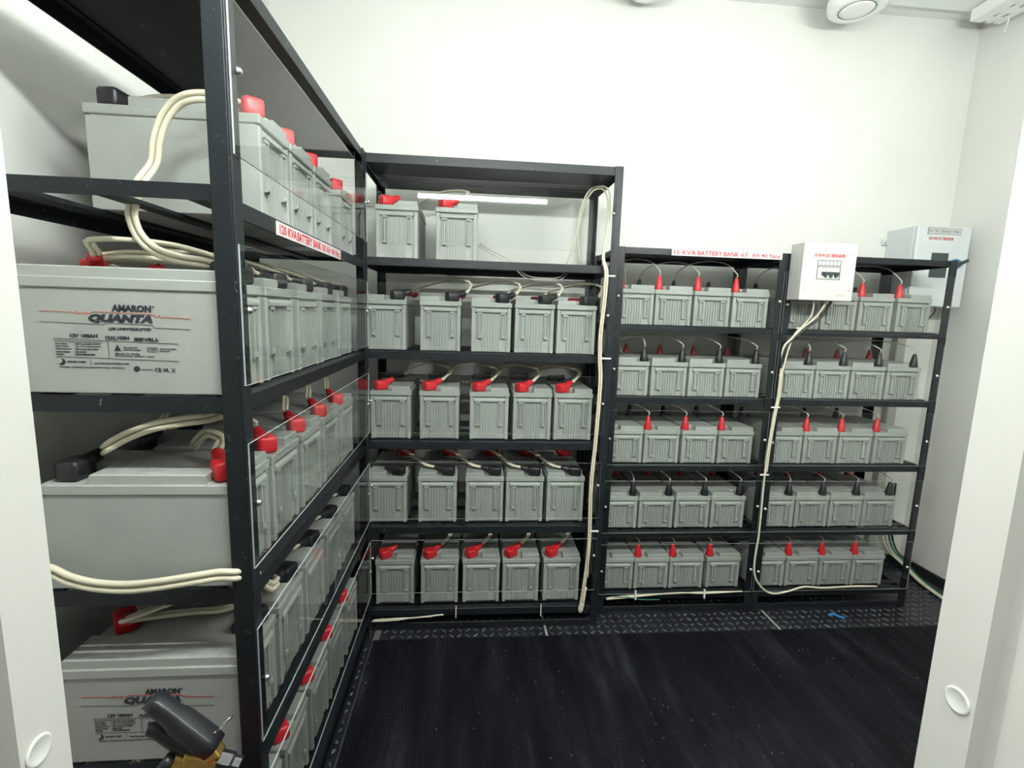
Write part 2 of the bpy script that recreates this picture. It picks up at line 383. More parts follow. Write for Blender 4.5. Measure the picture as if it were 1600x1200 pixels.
# ------------------------------------------------------------------ batteries
ORD = ['first', 'second', 'third', 'fourth', 'fifth']
def battery_meshes(kind, s, tail=None):
    """kind: 'big' or 'small'; s=-1 red cover at the front left, s=+1 black cover at the front right. Front faces -y."""
    if kind == 'big': W, Lg, Hr, hb = .172, .345, .207, .019
    else: W, Lg, Hr, hb = .173, .33, .157, .018
    f, bk = -Lg/2, Lg/2
    c = MB()
    c.box(-W/2+.003, W/2-.003, f+.011, bk-.011, 0, Hr-.020, 'batt', .0015)
    for sg in (-1, 1):
        e = f if sg < 0 else bk
        y0, y1 = sorted((e-sg*.0025, e-sg*.014))
        for xs in (-1, 1):
            xa, xb = sorted((xs*(W/2-.003), xs*(W/2-.0175)))
            c.box(xa, xb, y0, y1, 0, Hr-.022, 'batt', .0015)
        # lip above the ribs
        pr = [(e+sg*.0015, Hr-.033), (e+sg*.0015, Hr-.040), (e-sg*.012, Hr-.046), (e-sg*.012, Hr-.024), (e-sg*.004, Hr-.026)]
        t = bmesh.new(); xa = W/2-.019
        va = [t.verts.new((-xa, p[0], p[1])) for p in pr]; vb = [t.verts.new((xa, p[0], p[1])) for p in pr]
        t.faces.new(va); t.faces.new(vb[::-1])
        for i in range(5): t.faces.new((va[i], va[(i+1) % 5], vb[(i+1) % 5], vb[i]))
        c._merge(t, 'batt')
        # upright ribs
        nr = 11
        for i in range(nr):
            x = -.058+i*.116/(nr-1)
            if abs(abs(x)-.049) < .0135: continue
            y0, y1 = sorted((e-sg*.0065, e-sg*.012))
            c.box(x-.0022, x+.0022, y0, y1, .003, Hr-.046, 'batt')
        for xs in (-.068, .068):
            y0, y1 = sorted((e-sg*.005, e-sg*.012))
            c.box(xs-.002, xs+.002, y0, y1, .003, Hr-.044, 'batt')
    out = {'case': c.mesh('case')}
    # lid: rim plus raised block, notched at both terminals
    l = MB(); l.box(-W/2, W/2, f, bk, Hr-.020, Hr, 'batt', .002)
    t = s*(W/2-.004); o = -t; md = -s*.004
    fn, rn = (.050, .088) if kind == 'big' else (.046, .060)
    if kind == 'small': md = s*W*.13
    pts = [(o, f+.005), (o, bk-.005), (md, bk-.005), (md, bk-rn), (t, bk-rn), (t, f+fn), (md, f+fn), (md, f+.005)]
    l.prism(pts, Hr-.001, Hr+hb, 'batt', .0022)
    out['lid'] = l.mesh('lid')
    # lifting handles on the front
    zt = Hr-.046; hl = .105 if kind == 'big' else .083
    hs = []
    for xs in (-1, 1):
        h = MB(); x = xs*.049; y0, y1 = f-.0005, f+.0115
        for q in (-1, 1): h.box(x+q*.0075-.0017, x+q*.0075+.0017, y0+.0015, y1, zt-hl, zt, 'batt')
        h.box(x-.011, x+.011, y0, y1, zt-.004, zt+.004, 'batt', .001)
        h.box(x-.0042, x+.0042, y0+.003, y1, zt-hl+.012, zt-.007, 'batt', .001)
        h.box(x-.0058, x+.0058, y0-.001, y1, zt-hl+.002, zt-hl+.014, 'batt', .0015)
        hs.append(h.mesh('handle'))
    out['handle'] = hs
    # terminal covers
    tx = s*(W/2-.040); fy = f+.032; ry = bk-.040
    cf, cr = ('red', 'black') if s < 0 else ('black', 'red')
    def boot(x, y, d, mat, big=True):
        m = MB(); d = Vector(d).normalized(); c0 = Vector((x, y, Hr+.020))
        a = math.atan2(d.y, d.x)
        m.obox(c0, (.054, .043, .040), Euler((0, 0, a)), mat, .009, 3)
        p = c0+Vector((d.x, d.y, 0))*.016+Vector((0, 0, .004))
        q = p+d*.046
        m.tube([p, p+d*.02, q], lambda u: .0175-.0065*u, mat, 12, 4)
        for fc in m.bm.faces: fc.smooth = True
        return m.mesh('terminal_cover'), q
    def cone(x, y, mat):
        m = MB()
        m.lathe([(.0175, 0), (.0185, .004), (.0165, .018), (.0080, .060), (.0056, .064), (0, .064)], mat, 18,
                Matrix.Translation((x, y, Hr)))
        return m.mesh('terminal_cover'), Vector((x, y, Hr+.063))
    if kind == 'big':
        fd = tail or ((.74, .58, .36) if s < 0 else (-1, .22, .16))
        out['front'] = boot(tx, fy, fd, cf); out['rear'] = boot(tx, ry, (1, -.05, .22) if s < 0 else ((.75, .7, .22) if tail else (-.62, -.50, .42)), cr)
        out['fdir'] = Vector(fd).normalized(); out['rdir'] = Vector((1, -.05, .22) if s < 0 else ((.75, .7, .22) if tail else (-.62, -.50, .42))).normalized()
    else:
        tx = s*(W/2-.022)
        out['front'] = cone(tx, fy-.006, cf); out['rear'] = cone(tx, ry+.006, cr)
        out['fdir'] = out['rdir'] = Vector((0, 0, 1))
    out['dims'] = (W, Lg, Hr)
    return out
PROTO = {(k, s): battery_meshes(k, s) for k in ('big', 'small') for s in (-1, 1)}
PROTO[('big right', 1)] = battery_meshes('big', 1, (.86, .46, .30))
PROTO[('big right', -1)] = PROTO[('big', -1)]

def battery(kind, s, xyz, rotz, label, group):
    """xyz: centre of the foot"""
    p = PROTO[(kind, s)]
    r = put('battery', None, loc=xyz, rot=(0, 0, rotz), label=label, cat='battery', group=group)
    put('case', p['case'], r); put('lid', p['lid'], r)
    for h in p['handle']: put('handle', h, r)
    cf, cr = ('red', 'black') if s < 0 else ('black', 'red')
    put('terminal_cover', p['front'][0], r, label=cf+' front terminal cover')
    put('terminal_cover', p['rear'][0], r, label=cr+' rear terminal cover')
    mtx = Matrix.Translation(xyz) @ Matrix.Rotation(rotz, 4, 'Z')
    return {'obj': r, 'front': mtx @ p['front'][1], 'rear': mtx @ p['rear'][1],
            'fd': (mtx.to_3x3() @ p['fdir']), 'rd': (mtx.to_3x3() @ p['rdir']), 'm': mtx}

def pair(points, r, gap, mat, label, group, name='jumper_cable', cat='cable', n=7, sub=6, axis=None):
    """two sheathed wires side by side, crimped together at both ends: one cable"""
    P = spline(points, sub); m = MB(); A = []; B = []
    for i, p in enumerate(P):
        d = (P[min(i+1, len(P)-1)]-P[max(i-1, 0)]).normalized()
        w = Vector((0, 0, 1))-d*d.z if axis == 'stack' else d.cross(Vector(axis or (0, 0, 1)))
        w = w.normalized() if w.length > .05 else Vector((0, 1, 0))
        A.append(p+w*gap); B.append(p-w*gap)
    m.tube(A, r, mat, n, 1); m.tube(B, r, mat, n, 1)
    return obj(name, m, label=label, cat=cat, group=group)

ZS = [1.617, 1.243, .863, .485, .098]       # shelf heights of the tall racks
SH = ['top', 'second', 'third', 'fourth', 'bottom']
A_S = [-1, 1, -1, 1, -1]
def big_row(row, bats, shelf, where, grp):
    """series jumpers from each front terminal to the rear terminal of the battery before it"""
    for i in range(2 if row == 2 and where.startswith('left') else 1, len(bats)):
        a, b = bats[i], bats[i-1]
        p0, p3 = a['front'], b['rear']; up = Vector((0, 0, 1))
        top = shelf+.335 if row else shelf+.35
        lift = min(.075, top-max(p0.z, p3.z)-.012)
        q1 = p0+a['fd']*.055; q2 = p3+b['rd']*.045
        mid = (q1+q2)/2; mid.z = max(q1.z, q2.z)+lift*.55
        if A_S[row] > 0: lift *= .2
        mid.z = max(q1.z, q2.z)+lift*.55
        q1 = q1+up*lift*.35; q2 = q2+up*lift*.35
        if a['fd'].x > .8:                                # tail points away from its neighbour: the wires loop back
            q1 = p0+a['fd']*.028+up*.030; mid = q1*.55+q2*.45; mid.z = q1.z+.022; q2 = p3+b['rd']*.03+up*.03
            pair([p0+a['fd']*.0045, p0+a['fd']*.016+up*.006, q1, q1+Vector((-.03, .01, .018)), mid, q2, p3+b['rd']*.0045], .0046, .0050, 'cable',
                 'white jumper cable pair between %s and %s batteries, %s shelf, %s' % (ORD[i-1], ORD[i], SH[row], where), grp)
            continue
        pair([p0+a['fd']*.0045, p0+a['fd']*.02, q1, mid, q2, p3+b['rd']*.015, p3+b['rd']*.0045], .0046, .0050, 'cable',
             'white jumper cable pair between %s and %s batteries, %s shelf, %s' % (ORD[i-1], ORD[i], SH[row], where), grp)

# left rack: fronts face +x
ZA = [1.597]+ZS[1:]
A_Y = [[1.122, 1.302, 1.487, 1.765], [.929, 1.118, 1.32, 1.52, 1.715], [.929, 1.118, 1.315, 1.515, 1.715],
       [.929, 1.122, 1.315, 1.515, 1.715], [.929, 1.125, 1.325, 1.520, 1.735]]
AB = []
for r in range(5):
    row = []
    for i, y in enumerate(A_Y[r]):
        cov = 'red' if A_S[r] < 0 else 'black'
        q = ORD[i] if i else 'nearest'
        lab = 'large grey battery, %s cover in front, %s from the doorway on left-wall rack\'s %s shelf' % (cov, q, SH[r]) if i else \
              'large grey battery, %s cover in front, nearest the doorway on left-wall rack\'s %s shelf' % (cov, SH[r])
        row.append(battery('big', A_S[r], (-.446-.1725, y+.086, ZA[r]), PI/2, lab, 'batteries on the left wall rack'))
    AB.append(row)
    big_row(r, row, ZS[r], 'left wall rack', 'jumpers on the left wall rack')
# tall rack facing the doorway
B_X = [[-.392, -.152], [-.440, -.214, -.002, .181, .361], [-.42, -.215, -.002, .185, .365],
       [-.437, -.22, -.014, .164, .348], [-.406, -.208, -.021, .160, .348]]
B_S = [-1, 1, -1, 1, -1]
BB = []
for r in range(5):
    row = []
    for i, x in enumerate(B_X[r]):
        cov = 'red' if B_S[r] < 0 else 'black'
        lab = 'large grey battery, %s cover in front, %s from left on tall facing rack\'s %s shelf' % (cov, ORD[i], SH[r])
        row.append(battery('big right' if r == 1 else 'big', B_S[r], (x+.086, 2.066+.1725, ZS[r]), 0, lab, 'batteries on the tall facing rack'))
    BB.append(row)
    big_row(r, row, ZS[r], 'tall facing rack', 'jumpers on the tall facing rack')
# low rack, two bays
ZL = [1.376, 1.052, .733, .410, .098]
C_X = [[.641, .817, .996, 1.178], [.641, .821, 1.0, 1.178], [.634, .81, .992, 1.171], [.632, .809, .988, 1.164], [.632, .808, .984, 1.172]]
D_X = [[1.432, 1.610, 1.790, 1.979], [1.440, 1.617, 1.795, 1.977], [1.421, 1.597, 1.776, 1.96], [1.418, 1.595, 1.771, 1.947], [1.405, 1.581, 1.757, 1.934]]
for bay, X in (('left', C_X), ('right', D_X)):
    for r in range(5):
        row = []; s = B_S[r]; cov = 'red' if s < 0 else 'black'
        for i, x in enumerate(X[r]):
            lab = 'small grey battery with %s front cone, %s in %s bay, %s shelf, low rack' % (cov, ORD[i], bay, SH[r])
            row.append(battery('small', s, (x+.0865, 2.15+.165, ZL[r]), random.uniform(-.006, .006), lab, 'batteries on the low rack'))
        room = (ZL[r-1]-.037-ZL[r]) if r else .33
        for i in range(4):
            a = row[i]; p0 = a['front']; rr = .0026
            pk = min(p0.z+.085+random.uniform(-.012, .012), ZL[r]+room-.012)
            if i:
                p3 = row[i-1]['rear']
                mid = (p0+p3)/2; d = p3-p0
                pts = [p0+Vector((0, 0, .0034)), p0+Vector((0, 0, .02)), p0+d*.18+Vector((0, 0, (pk-p0.z)*.8)),
                       Vector((mid.x, mid.y, pk)), p0+d*.85+Vector((0, 0, (pk-p0.z)*.75)), p3+Vector((0, 0, .015)), p3+Vector((0, 0, .0034))]
                lab = 'thin white wire arching between %s and %s batteries, %s bay, %s shelf of low rack' % (ORD[i-1], ORD[i], bay, SH[r])
            else:
                zl = ZL[r]+.157+.018+.004; cxm = a['m'].translation.x
                pts = [p0+Vector((0, 0, .0034)), p0+Vector((0, 0, .02)), Vector((p0.x-.012, p0.y+.03, min(pk, p0.z+.045))),
                       Vector((cxm-.03, 2.25, min(pk, p0.z+.030))), Vector((cxm, 2.31, zl+.012)), Vector((cxm+.02, 2.35, zl)), Vector((cxm+.025, 2.38, zl))]
                lab = 'thin white wire leaving the first battery, %s bay, %s shelf of low rack' % (bay, SH[r])
            m = MB(); m.tube(pts, rr, 'greywire', 6, 6)
            obj('jumper_wire', m, label=lab, cat='wire', group='thin jumper wires on the low rack')

# ------------------------------------------------------------------ racks
def lpost(x, y, sx, sy, h, w=.035, d=.038, t=.004):
    """angle iron upright; the corner edge is at x,y and the flanges run towards sx, sy"""
    m = MB()
    xa, xb = sorted((x, x+sx*w)); ya, yb = sorted((y, y+sy*t)); m.box(xa, xb, ya, yb, 0, h, 'rack', .0008)
    xa, xb = sorted((x, x+sx*t)); ya, yb = sorted((y+sy*t, y+sy*d)); m.box(xa, xb, ya, yb, 0, h, 'rack', .0008)
    return m
def rack(label, w, d, h, shelves, beam, loc, rotz, skip_left=False):
    """front faces local -y, origin at the front left foot"""
    r = put('battery_rack', None, loc=loc, rot=(0, 0, rotz), label=label, cat='rack', group='black battery racks')
    for x, y, sx, sy in ((0, 0, 1, 1), (w, 0, -1, 1), (0, d, 1, -1), (w, d, -1, -1)):
        obj('post', lpost(x, y, sx, sy, h), r)
    def frame(zt, plate, name, bars=True):
        m = MB(); e = .0045
        for y0, y1, f0, f1 in ((e, e+.004, e+.004, .038), (d-e-.004, d-e, d-.038, d-e-.004)):
            m.box(e, w-e, y0, y1, zt-beam, zt-.003, 'rack', .0008)
            m.box(e, w-e, f0, f1, zt-.0075, zt-.0035, 'rack')
        for x0, x1 in ((e, e+.004), (w-e-.004, w-e)):
            du = .021 if abs(zt-1.597) < 1e-6 else 0      # the end bars of this shelf sit higher than its rails
            m.box(x0, x1, .0085 if du else .038, d-.0085 if du else d-.038, zt-beam+du+(.004 if du else 0), zt-.003+du, 'rack')
        if bars:
            for yb in (.052, d/2-.02, d-.088):
                m.box(.0085, w-.0085, yb, yb+.034, zt-.0075, zt-.0002, 'rack')
        if plate: m.box(e+.0045, w-e-.0045, .009, d-.009, zt-.0034, zt-.0004, 'rack')
        return obj(name, m, r)
    for z in shelves: frame(z, False, 'shelf')
    frame(h, True, 'top_panel', False)
    m = MB()
    for y0, y1, f0, f1 in ((.0045, .0085, .0085, .034), (d-.0085, d-.0045, d-.034, d-.0085)):
        m.box(.0045, w-.0045, y0, y1, .002, .03, 'rack', .0008); m.box(.0045, w-.0045, f0, f1, .002, .006, 'rack')
    obj('base_frame', m, r)
    return r
def sheet(r, x0, x1, z0, z1, bolts, t=.003):
    y1, y0 = -.0015, -.0015-t
    m = MB(); m.box(x0, x1, y0, y1, z0, z1, 'acrylic'); k = m.mi('acrylic_edge')
    m.bm.normal_update()
    for f in m.bm.faces:
        if abs(f.normal.y) < .5: f.material_index = k
    o = obj('acrylic_panel', m, r)
    for bx, bz in bolts:
        q = MB(); mt = Matrix.Translation((bx, y0, bz)) @ Matrix.Rotation(PI/2, 4, 'X')
        q.lathe([(.0072, 0), (.0072, .0012), (.0055, .0014), (.0055, .005), (.0035, .0066), (0, .0070)], 'zinc', 12, mt)
        obj('bolt', q, o)
    return o
SHEETS = [(1.667, 1.921), (1.262, 1.516), (.902, 1.152), (.521, .773), (.178, .424)]
# left wall rack: local x runs along world +y, local -y faces world +x
RA = rack('tall black steel rack along the left wall, its end nearest the doorway', 1.082, .44, 2.003, ZA, .034, (-.415, .922, 0), PI/2)
for (z0, z1), bz in zip(SHEETS, (1.81, 1.40, 1.027, .647, .30)):
    sheet(RA, .004, 1.0835, z0, z1, ((.03, bz), (1.062, bz)))
RB = rack('tall black steel rack against the back wall, facing the doorway', 1.05, .43, 2.005, ZS, .035, (-.45, 2.022, 0), 0)
for (z0, z1), bz in zip(SHEETS, (1.82, 1.41, 1.035, .671, .342)):
    sheet(RB, .038, 1.027, z0, z1, ((.043, bz), (1.017, bz)))
CS = [(1.357, 1.630), (1.056, 1.322), (.738, .993), (.407, .661), (.099, .349)]
RC = rack('low black steel rack between the tall rack and the breaker box', .77, .385, 1.707, ZL, .028, (.619, 2.11, 0), 0)
RD = rack('low black steel rack at the right end below the grey panel', .817, .385, 1.707, ZL, .028, (1.392, 2.11, 0), 0)
for (z0, z1), bz in zip(CS, (1.496, 1.177, .859, .535, .215)):
    sheet(RC, .006, .763, z0, z1, ((.014, bz), (.752, bz)))
    sheet(RD, .002, .812, z0, z1, ((.018, bz-.012), (.795, bz)))

# bank signs stuck on the rails
s = MB(); s.box(.196, .710, .0015, .0042, 1.5605, 1.5895, 'sticker'); sg = obj('sign', s, RA, label='white sign strip with red capitals')
t = MB(); write(t, '120 KVA', .262, 1.575, .105, .020, 'print_red', .0012, .02)
write(t, 'BATTERY', .373, 1.575, .108, .020, 'print_red', .0012, .02); write(t, 'BANK', .470, 1.575, .066, .020, 'print_red', .0012, .02)
write(t, '100 AH', .553, 1.575, .082, .019, 'print_red', .0012, .01); write(t, '46 Nos.', .654, 1.575, .092, .019, 'print_red', .0012, .01)
obj('lettering', t, sg)
s = MB(); s.box(.240, .743, -.003, .0042, 1.678, 1.706, 'sticker'); sg = obj('sign', s, RC, label='white sign strip with red capitals')
t = MB(); ys = -.0034
write(t, '15 KVA', .298, 1.692, .098, .019, 'print_red', ys, .015); write(t, 'BATTERY', .411, 1.692, .112, .019, 'print_red', ys, .02)
write(t, 'BANK', .508, 1.692, .070, .019, 'print_red', ys, .02); write(t, '65', .567, 1.692, .030, .018, 'print_red', ys, .01)
write(t, 'AH', .618, 1.692, .034, .018, 'print_red', ys, .01); write(t, '40 Nos.', .692, 1.692, .092, .018, 'print_red', ys, .005)
obj('lettering', t, sg)

# ------------------------------------------------------------------ printed label on the long side of two end batteries
def printed(bat, ink_red):
    t = MB(); y = -.0004
    def X(x): return x*1.019+.6185   # world x -> centred on the battery
    def Z(z): return (z-1.41)*1.019+.167
    write(t, 'AMARON', X(-.592), Z(1.3975), .067, .0128, 'print_black', y, .050, .04)
    write(t, '®', X(-.5555), Z(1.401), .004, .004, 'print_black', y)
    write(t, 'QUANTA', X(-.611), Z(1.3785), .108, .0170, 'print_black', y, .072, .24)
    write(t, 'LIFE UNINTERRUPTED', X(-.597), Z(1.3615), .072, .0048, 'print_black', y, .03, .1)
    def line(pts, mat, th=.0009):
        P = [(X(a), Z(b)) for a, b in pts]
        for (xa, za), (xb, zb) in zip(P, P[1:]):
            l = math.hypot(xb-xa, zb-za); a = math.atan2(zb-za, xb-xa)
            t.obox(((xa+xb)/2, y, (za+zb)/2), (l+.0005, .0004, th), Euler((0, -a, 0)), mat)
    line([(-.741, 1.3895), (-.689, 1.3885), (-.686, 1.386), (-.683, 1.391), (-.680, 1.385), (-.677, 1.3885), (-.672, 1.388), (-.6695, 1.384), (-.667, 1.390),
          (-.665, 1.387), (-.660, 1.3875), (-.655, 1.3905), (-.556, 1.388), (-.553, 1.384), (-.549, 1.384), (-.546, 1.387), (-.543, 1.381), (-.540, 1.384), (-.495, 1.3825)], ink_red)
    line([(-.743, 1.371), (-.640, 1.3685), (-.634, 1.3715), (-.559, 1.3695), (-.557, 1.365), (-.496, 1.3635)], 'print_grey')
    write(t, '12V 100AH', X(-.674), Z(1.3480), .046, .0068, 'print_black', y, .04)
    write(t, '12AL100N', X(-.619), Z(1.3458), .040, .0068, 'print_black', y, .04)
    write(t, 'SMF-VRLA', X(-.571), Z(1.3438), .042, .0068, 'print_black', y, .04)
    for a in ([(-.724, 1.3425), (-.518, 1.3375)], [(-.722, 1.311), (-.519, 1.3065)], [(-.724, 1.3385), (-.645, 1.3368)], [(-.635, 1.339), (-.635, 1.3095)]):
        line(a, 'print_grey')
    for k, (za, la, lb) in enumerate(((1.3335, .020, .044), (1.3290, .022, .046), (1.3245, .026, .040), (1.3195, .024, .020), (1.3150, .014, .034))):
        write(t, ['Float Voltage', 'Cycle Voltage', 'Charging Current', 'Customer Number', 'Website'][k], X(-.722+la/2), Z(za), la, .0027, 'print_black', y, .03)
        write(t, [': 13.5 V to 13.8 V at 27 C', ': 14.1 V to 14.4 V at 27 C', ': 20 A max for initial', ': 1800 425 4848', ': www.amaron.com'][k], X(-.692+lb/2), Z(za), lb, .0027, 'print_black', y, .03)
    P = [(X(-.626), Z(1.3225)), (X(-.614), Z(1.3225)), (X(-.620), Z(1.334))]
    bm = t.bm; k = t.mi('print_black'); f = bm.faces.new([bm.verts.new((p[0], y-.0001, p[1])) for p in P]); f.material_index = k
    write(t, 'Please ensure battery', X(-.598), Z(1.3290), .024, .0026, 'print_black', y, .03); write(t, 'polarity before connecting', X(-.596), Z(1.3250), .028, .0026, 'print_black', y, .03)
    line([(-.570, 1.3300), (-.554, 1.3296), (-.554, 1.3225), (-.570, 1.3229), (-.570, 1.3300)], 'print_black', .0007)
    write(t, 'Non-spillable', X(-.562), Z(1.3263), .012, .0022, 'print_black', y, .02)
    write(t, 'Sealed rechargeable', X(-.536), Z(1.3278), .028, .0025, 'print_black', y, .03); write(t, 'lead battery', X(-.541), Z(1.3240), .018, .0025, 'print_black', y, .03)
    write(t, 'Made in India', X(-.604), Z(1.3180), .042, .0027, 'print_black', y, .03); write(t, 'Recycle after use', X(-.592), Z(1.3140), .066, .0027, 'print_black', y, .03)
    t.lathe([(.0062, 0), (.0062, .0003), (0, .0003)], 'print_black', 18, Matrix.Translation((X(-.714), y+.0002, Z(1.3015))) @ Matrix.Rotation(PI/2, 4, 'X'), False)
    t.lathe([(.0050, 0), (.0050, .0002), (0, .0002)], 'batt', 18, Matrix.Translation((X(-.7175), y-.0002, Z(1.3035))) @ Matrix.Rotation(PI/2, 4, 'X'), False)
    write(t, 'AMARA RAJA', X(-.690), Z(1.3015), .032, .0045, 'print_black', y, .03, .15)
    line([(-.666, 1.3060), (-.666, 1.2975)], 'print_grey', .0007)
    write(t, 'Amara Raja Energy & Mobility Limited', X(-.632), Z(1.3000), .058, .0034, 'print_black', y, .03)
    write(t, 'Renigunta - Cuddapah Road, Karakambadi, Tirupati - 517520, India', X(-.664), Z(1.2925), .108, .0028, 'print_black', y, .03)
    t.lathe([(.0052, 0), (.0052, .0003), (0, .0003)], 'print_black', 18, Matrix.Translation((X(-.5905), y+.0002, Z(1.2915))) @ Matrix.Rotation(PI/2, 4, 'X'), False)
    write(t, 'recycle', X(-.574), Z(1.2905), .020, .0022, 'print_black', y, .03)
    write(t, 'CE', X(-.555), Z(1.2905), .011, .0070, 'print_black', y, .01); write(t, 'UL', X(-.541), Z(1.2903), .010, .0062, 'print_black', y, .05); write(t, 'X', X(-.529), Z(1.2900), .008, .0075, 'print_black', y, .0)
    me = t.mesh('printed_label')
    # the long side of this battery looks towards the doorway: undo the battery's quarter turn
    rot = Matrix.Rotation(-PI/2, 4, 'Z')
    me.transform(Matrix.Translation((-.0832, 0, 0)) @ rot)
    put('printed_label', me, bat['obj'], label='black and red printed maker\'s markings')
printed(AB[1][0], 'print_orange'); printed(AB[3][0], 'print_red')

# ------------------------------------------------------------------ longer cables
def wire(name, pts, r, mat, label, cat='cable', group=None, n=8):
    m = MB(); m.tube(pts, r, mat, n, 6); return obj(name, m, label=label, cat=cat, group=group)
pair([(-.487, 1.112, 1.818), (-.489, 1.085, 1.815), (-.497, 1.05, 1.803), (-.529, 1.03, 1.793), (-.559, 1.03, 1.779), (-.583, 1.03, 1.749), (-.598, 1.03, 1.71), (-.606, 1.03, 1.67),
      (-.622, 1.01, 1.627), (-.637, 1.01, 1.587), (-.639, 1.01, 1.562), (-.628, 1.01, 1.532), (-.602, 1.01, 1.507), (-.565, 1.02, 1.494), (-.53, 1.04, 1.490),
      (-.525, 1.13, 1.488), (-.545, 1.22, 1.488), (-.56, 1.30, 1.488)], .0056, .0058, 'cable', 'thick white cable pair looping down from the top shelf of the left wall rack', 'long white cables', 'loop_cable', axis=(0, 1, .2))
e = AB[1][0]['rear']+AB[1][0]['rd']*.006
for k, (dz, dy, yend) in enumerate(((0, 0, 1.35), (.010, .013, 1.60), (-.002, .030, 1.80))):
    st = [tuple(e+Vector((0, (k-.5)*.012, 0)))] if k < 2 else [(-.80, 1.20, 1.485), (-.76, 1.11, 1.485)]
    wire('lead_cable', st+[(-.724, 1.035+dy, 1.489+dz), (-.677, 1.035+dy, 1.495+dz), (-.619, 1.04+dy, 1.494+dz), (-.575, 1.06+dy, 1.490+dz), (-.55-.012*k, 1.11+dy, 1.486+dz), (-.555-.012*k, 1.20, 1.486+dz), (-.57-.014*k, yend-.06, 1.480), (-.60-.014*k, yend, 1.478)],
         .0050, 'cable', ['lowest', 'topmost', 'rearmost'][k]+' white cable draped over labelled battery lid on the left rack', 'cable', 'long white cables')
b0 = AB[2][0]; b1 = AB[2][1]
pair([tuple(b0['rear']+b0['rd']*.006), (-.69, .965, 1.132), (-.657, .965, 1.152), (-.604, .965, 1.174), (-.546, .965, 1.186), (-.51, .975, 1.190), (-.505, 1.03, 1.186), (-.515, 1.12, 1.160), tuple(b1['front']+b1['fd']*.03), tuple(b1['front']+b1['fd']*.005)], .0056, .0058, 'cable',
     'thick white cable pair bowed from a black cover to the next red cover, left rack', 'long white cables', 'lead_cable', axis='stack')
pair([tuple(b0['front']+b0['fd']*.006), (-.512, 1.03, 1.133), (-.535, 1.04, 1.142), (-.56, 1.06, 1.136), (-.585, 1.075, 1.115), (-.60, 1.09, 1.100)], .0052, .0056, 'cable',
     'short white cable pair hooking back from the nearest red cover', 'long white cables', 'lead_cable', axis=(0, 1, 0))
f3 = AB[3][0]['front']
pair([(-.83, .955, .83), (-.80, .903, .915), (-.76, .896, .921), (-.727, .896, .903), (-.684, .896, .890), (-.628, .896, .885), (-.571, .896, .890), (-.514, .900, .897), (-.472, .912, .898), (-.444, .920, .893), (-.436, .940, .886), (-.4325, .965, .868), (-.4315, 1.01, .825), (-.436, 1.06, .785), (-.446, 1.115, .765), (-.462, 1.15, .745), (-.474, 1.172, .738)], .0062, .0064, 'cable',
     'thick white cable pair sagging across the left rack end below the third shelf', 'long white cables', 'lead_cable', axis='stack')
f3r = AB[3][0]['rear']
pair([tuple(f3r+AB[3][0]['rd']*.006), (-.685, 1.055, .722), (-.61, 1.06, .728), (-.54, 1.075, .725), (-.50, 1.14, .722)], .0050, .0054, 'cable', 'white cable pair leaving a red cover under the left rack\'s fourth shelf', 'long white cables', 'lead_cable')
wire('lead_cable', [(-.4345, .975, .70), (-.4335, .972, .55), (-.4325, .970, .38), (-.4325, .968, .22), (-.434, .968, .12)], .0048, 'cable', 'white cable hanging straight down inside the left rack\'s near post', 'cable', 'long white cables')
# bundle down the right post of the tall rack
P1 = [(.478, 2.2, 1.64), (.463, 2.2, 1.752), (.478, 2.2, 1.862), (.507, 2.18, 1.935), (.540, 2.14, 1.945), (.552, 2.09, 1.91), (.553, 2.06, 1.85), (.546, 2.045, 1.75), (.535, 2.03, 1.65)]
P2 = [(.417, 2.2, 1.634), (.452, 2.2, 1.74), (.468, 2.2, 1.862), (.500, 2.18, 1.945), (.540, 2.13, 1.952), (.560, 2.08, 1.92), (.558, 2.05, 1.84), (.548, 2.04, 1.74), (.540, 2.03, 1.65)]
down = [(.543, 2.004, 1.574), (.541, 2.004, 1.471), (.533, 2.004, 1.34), (.535, 2.004, 1.233), (.543, 2.004, 1.125), (.537, 2.004, .875), (.528, 2.004, .674), (.533, 2.004, .468), (.530, 2.004, .317), (.515, 2.004, .135), (.508, 2.004, .095), (.516, 2.004, .080), (.525, 2.004, .10), (.536, 2.004, .20)]
m = MB(); m.tube(P1+[(.538, 2.008, 1.61)]+down, .0042, 'cable', 7, 5)
m.tube(P2+[(.546, 2.008, 1.61)]+[(x+.0085, y-.002, z+.004) for x, y, z in down[:-4]]+[(.522, 2.004, .135), (.514, 2.003, .10), (.520, 2.003, .092), (.532, 2.003, .19)], .0042, 'cable', 7, 5)
m.tube([(.537, 2.001, 1.60)]+[(x-.002, y-.007, z) for x, y, z in down[:7]]+[(.534, 1.998, .40), (.540, 1.999, .25)], .0036, 'cable', 7, 5)
for x, z in ((.560, 1.572), (.562, 1.233), (.553, .468)): m.box(x-.022, x+.024, 1.9985, 2.0030, z-.003, z+.003, 'tie')
m.tube([(.545, 2.01, 1.574), (.549, 2.05, 1.53), (.549, 2.065, 1.49), (.549, 2.07, 1.42)], .003, 'cable', 6, 5)
obj('cable_bundle', m, label='bundle of white cables tied down the right post of the tall facing rack', cat='cable', group='tied cable bundles')
pair([(.030, 2.36, 1.72), (.09, 2.33, 1.685), (.175, 2.30, 1.64), (.261, 2.415, 1.588), (.36, 2.425, 1.578), (.44, 2.425, 1.59), (.49, 2.44, 1.66)], .0030, .0060, 'greywire',
     'slim pale wire pair sagging behind the top shelf of the tall facing rack', 'long white cables', 'hanging_cable', axis=(0, 1, 0))
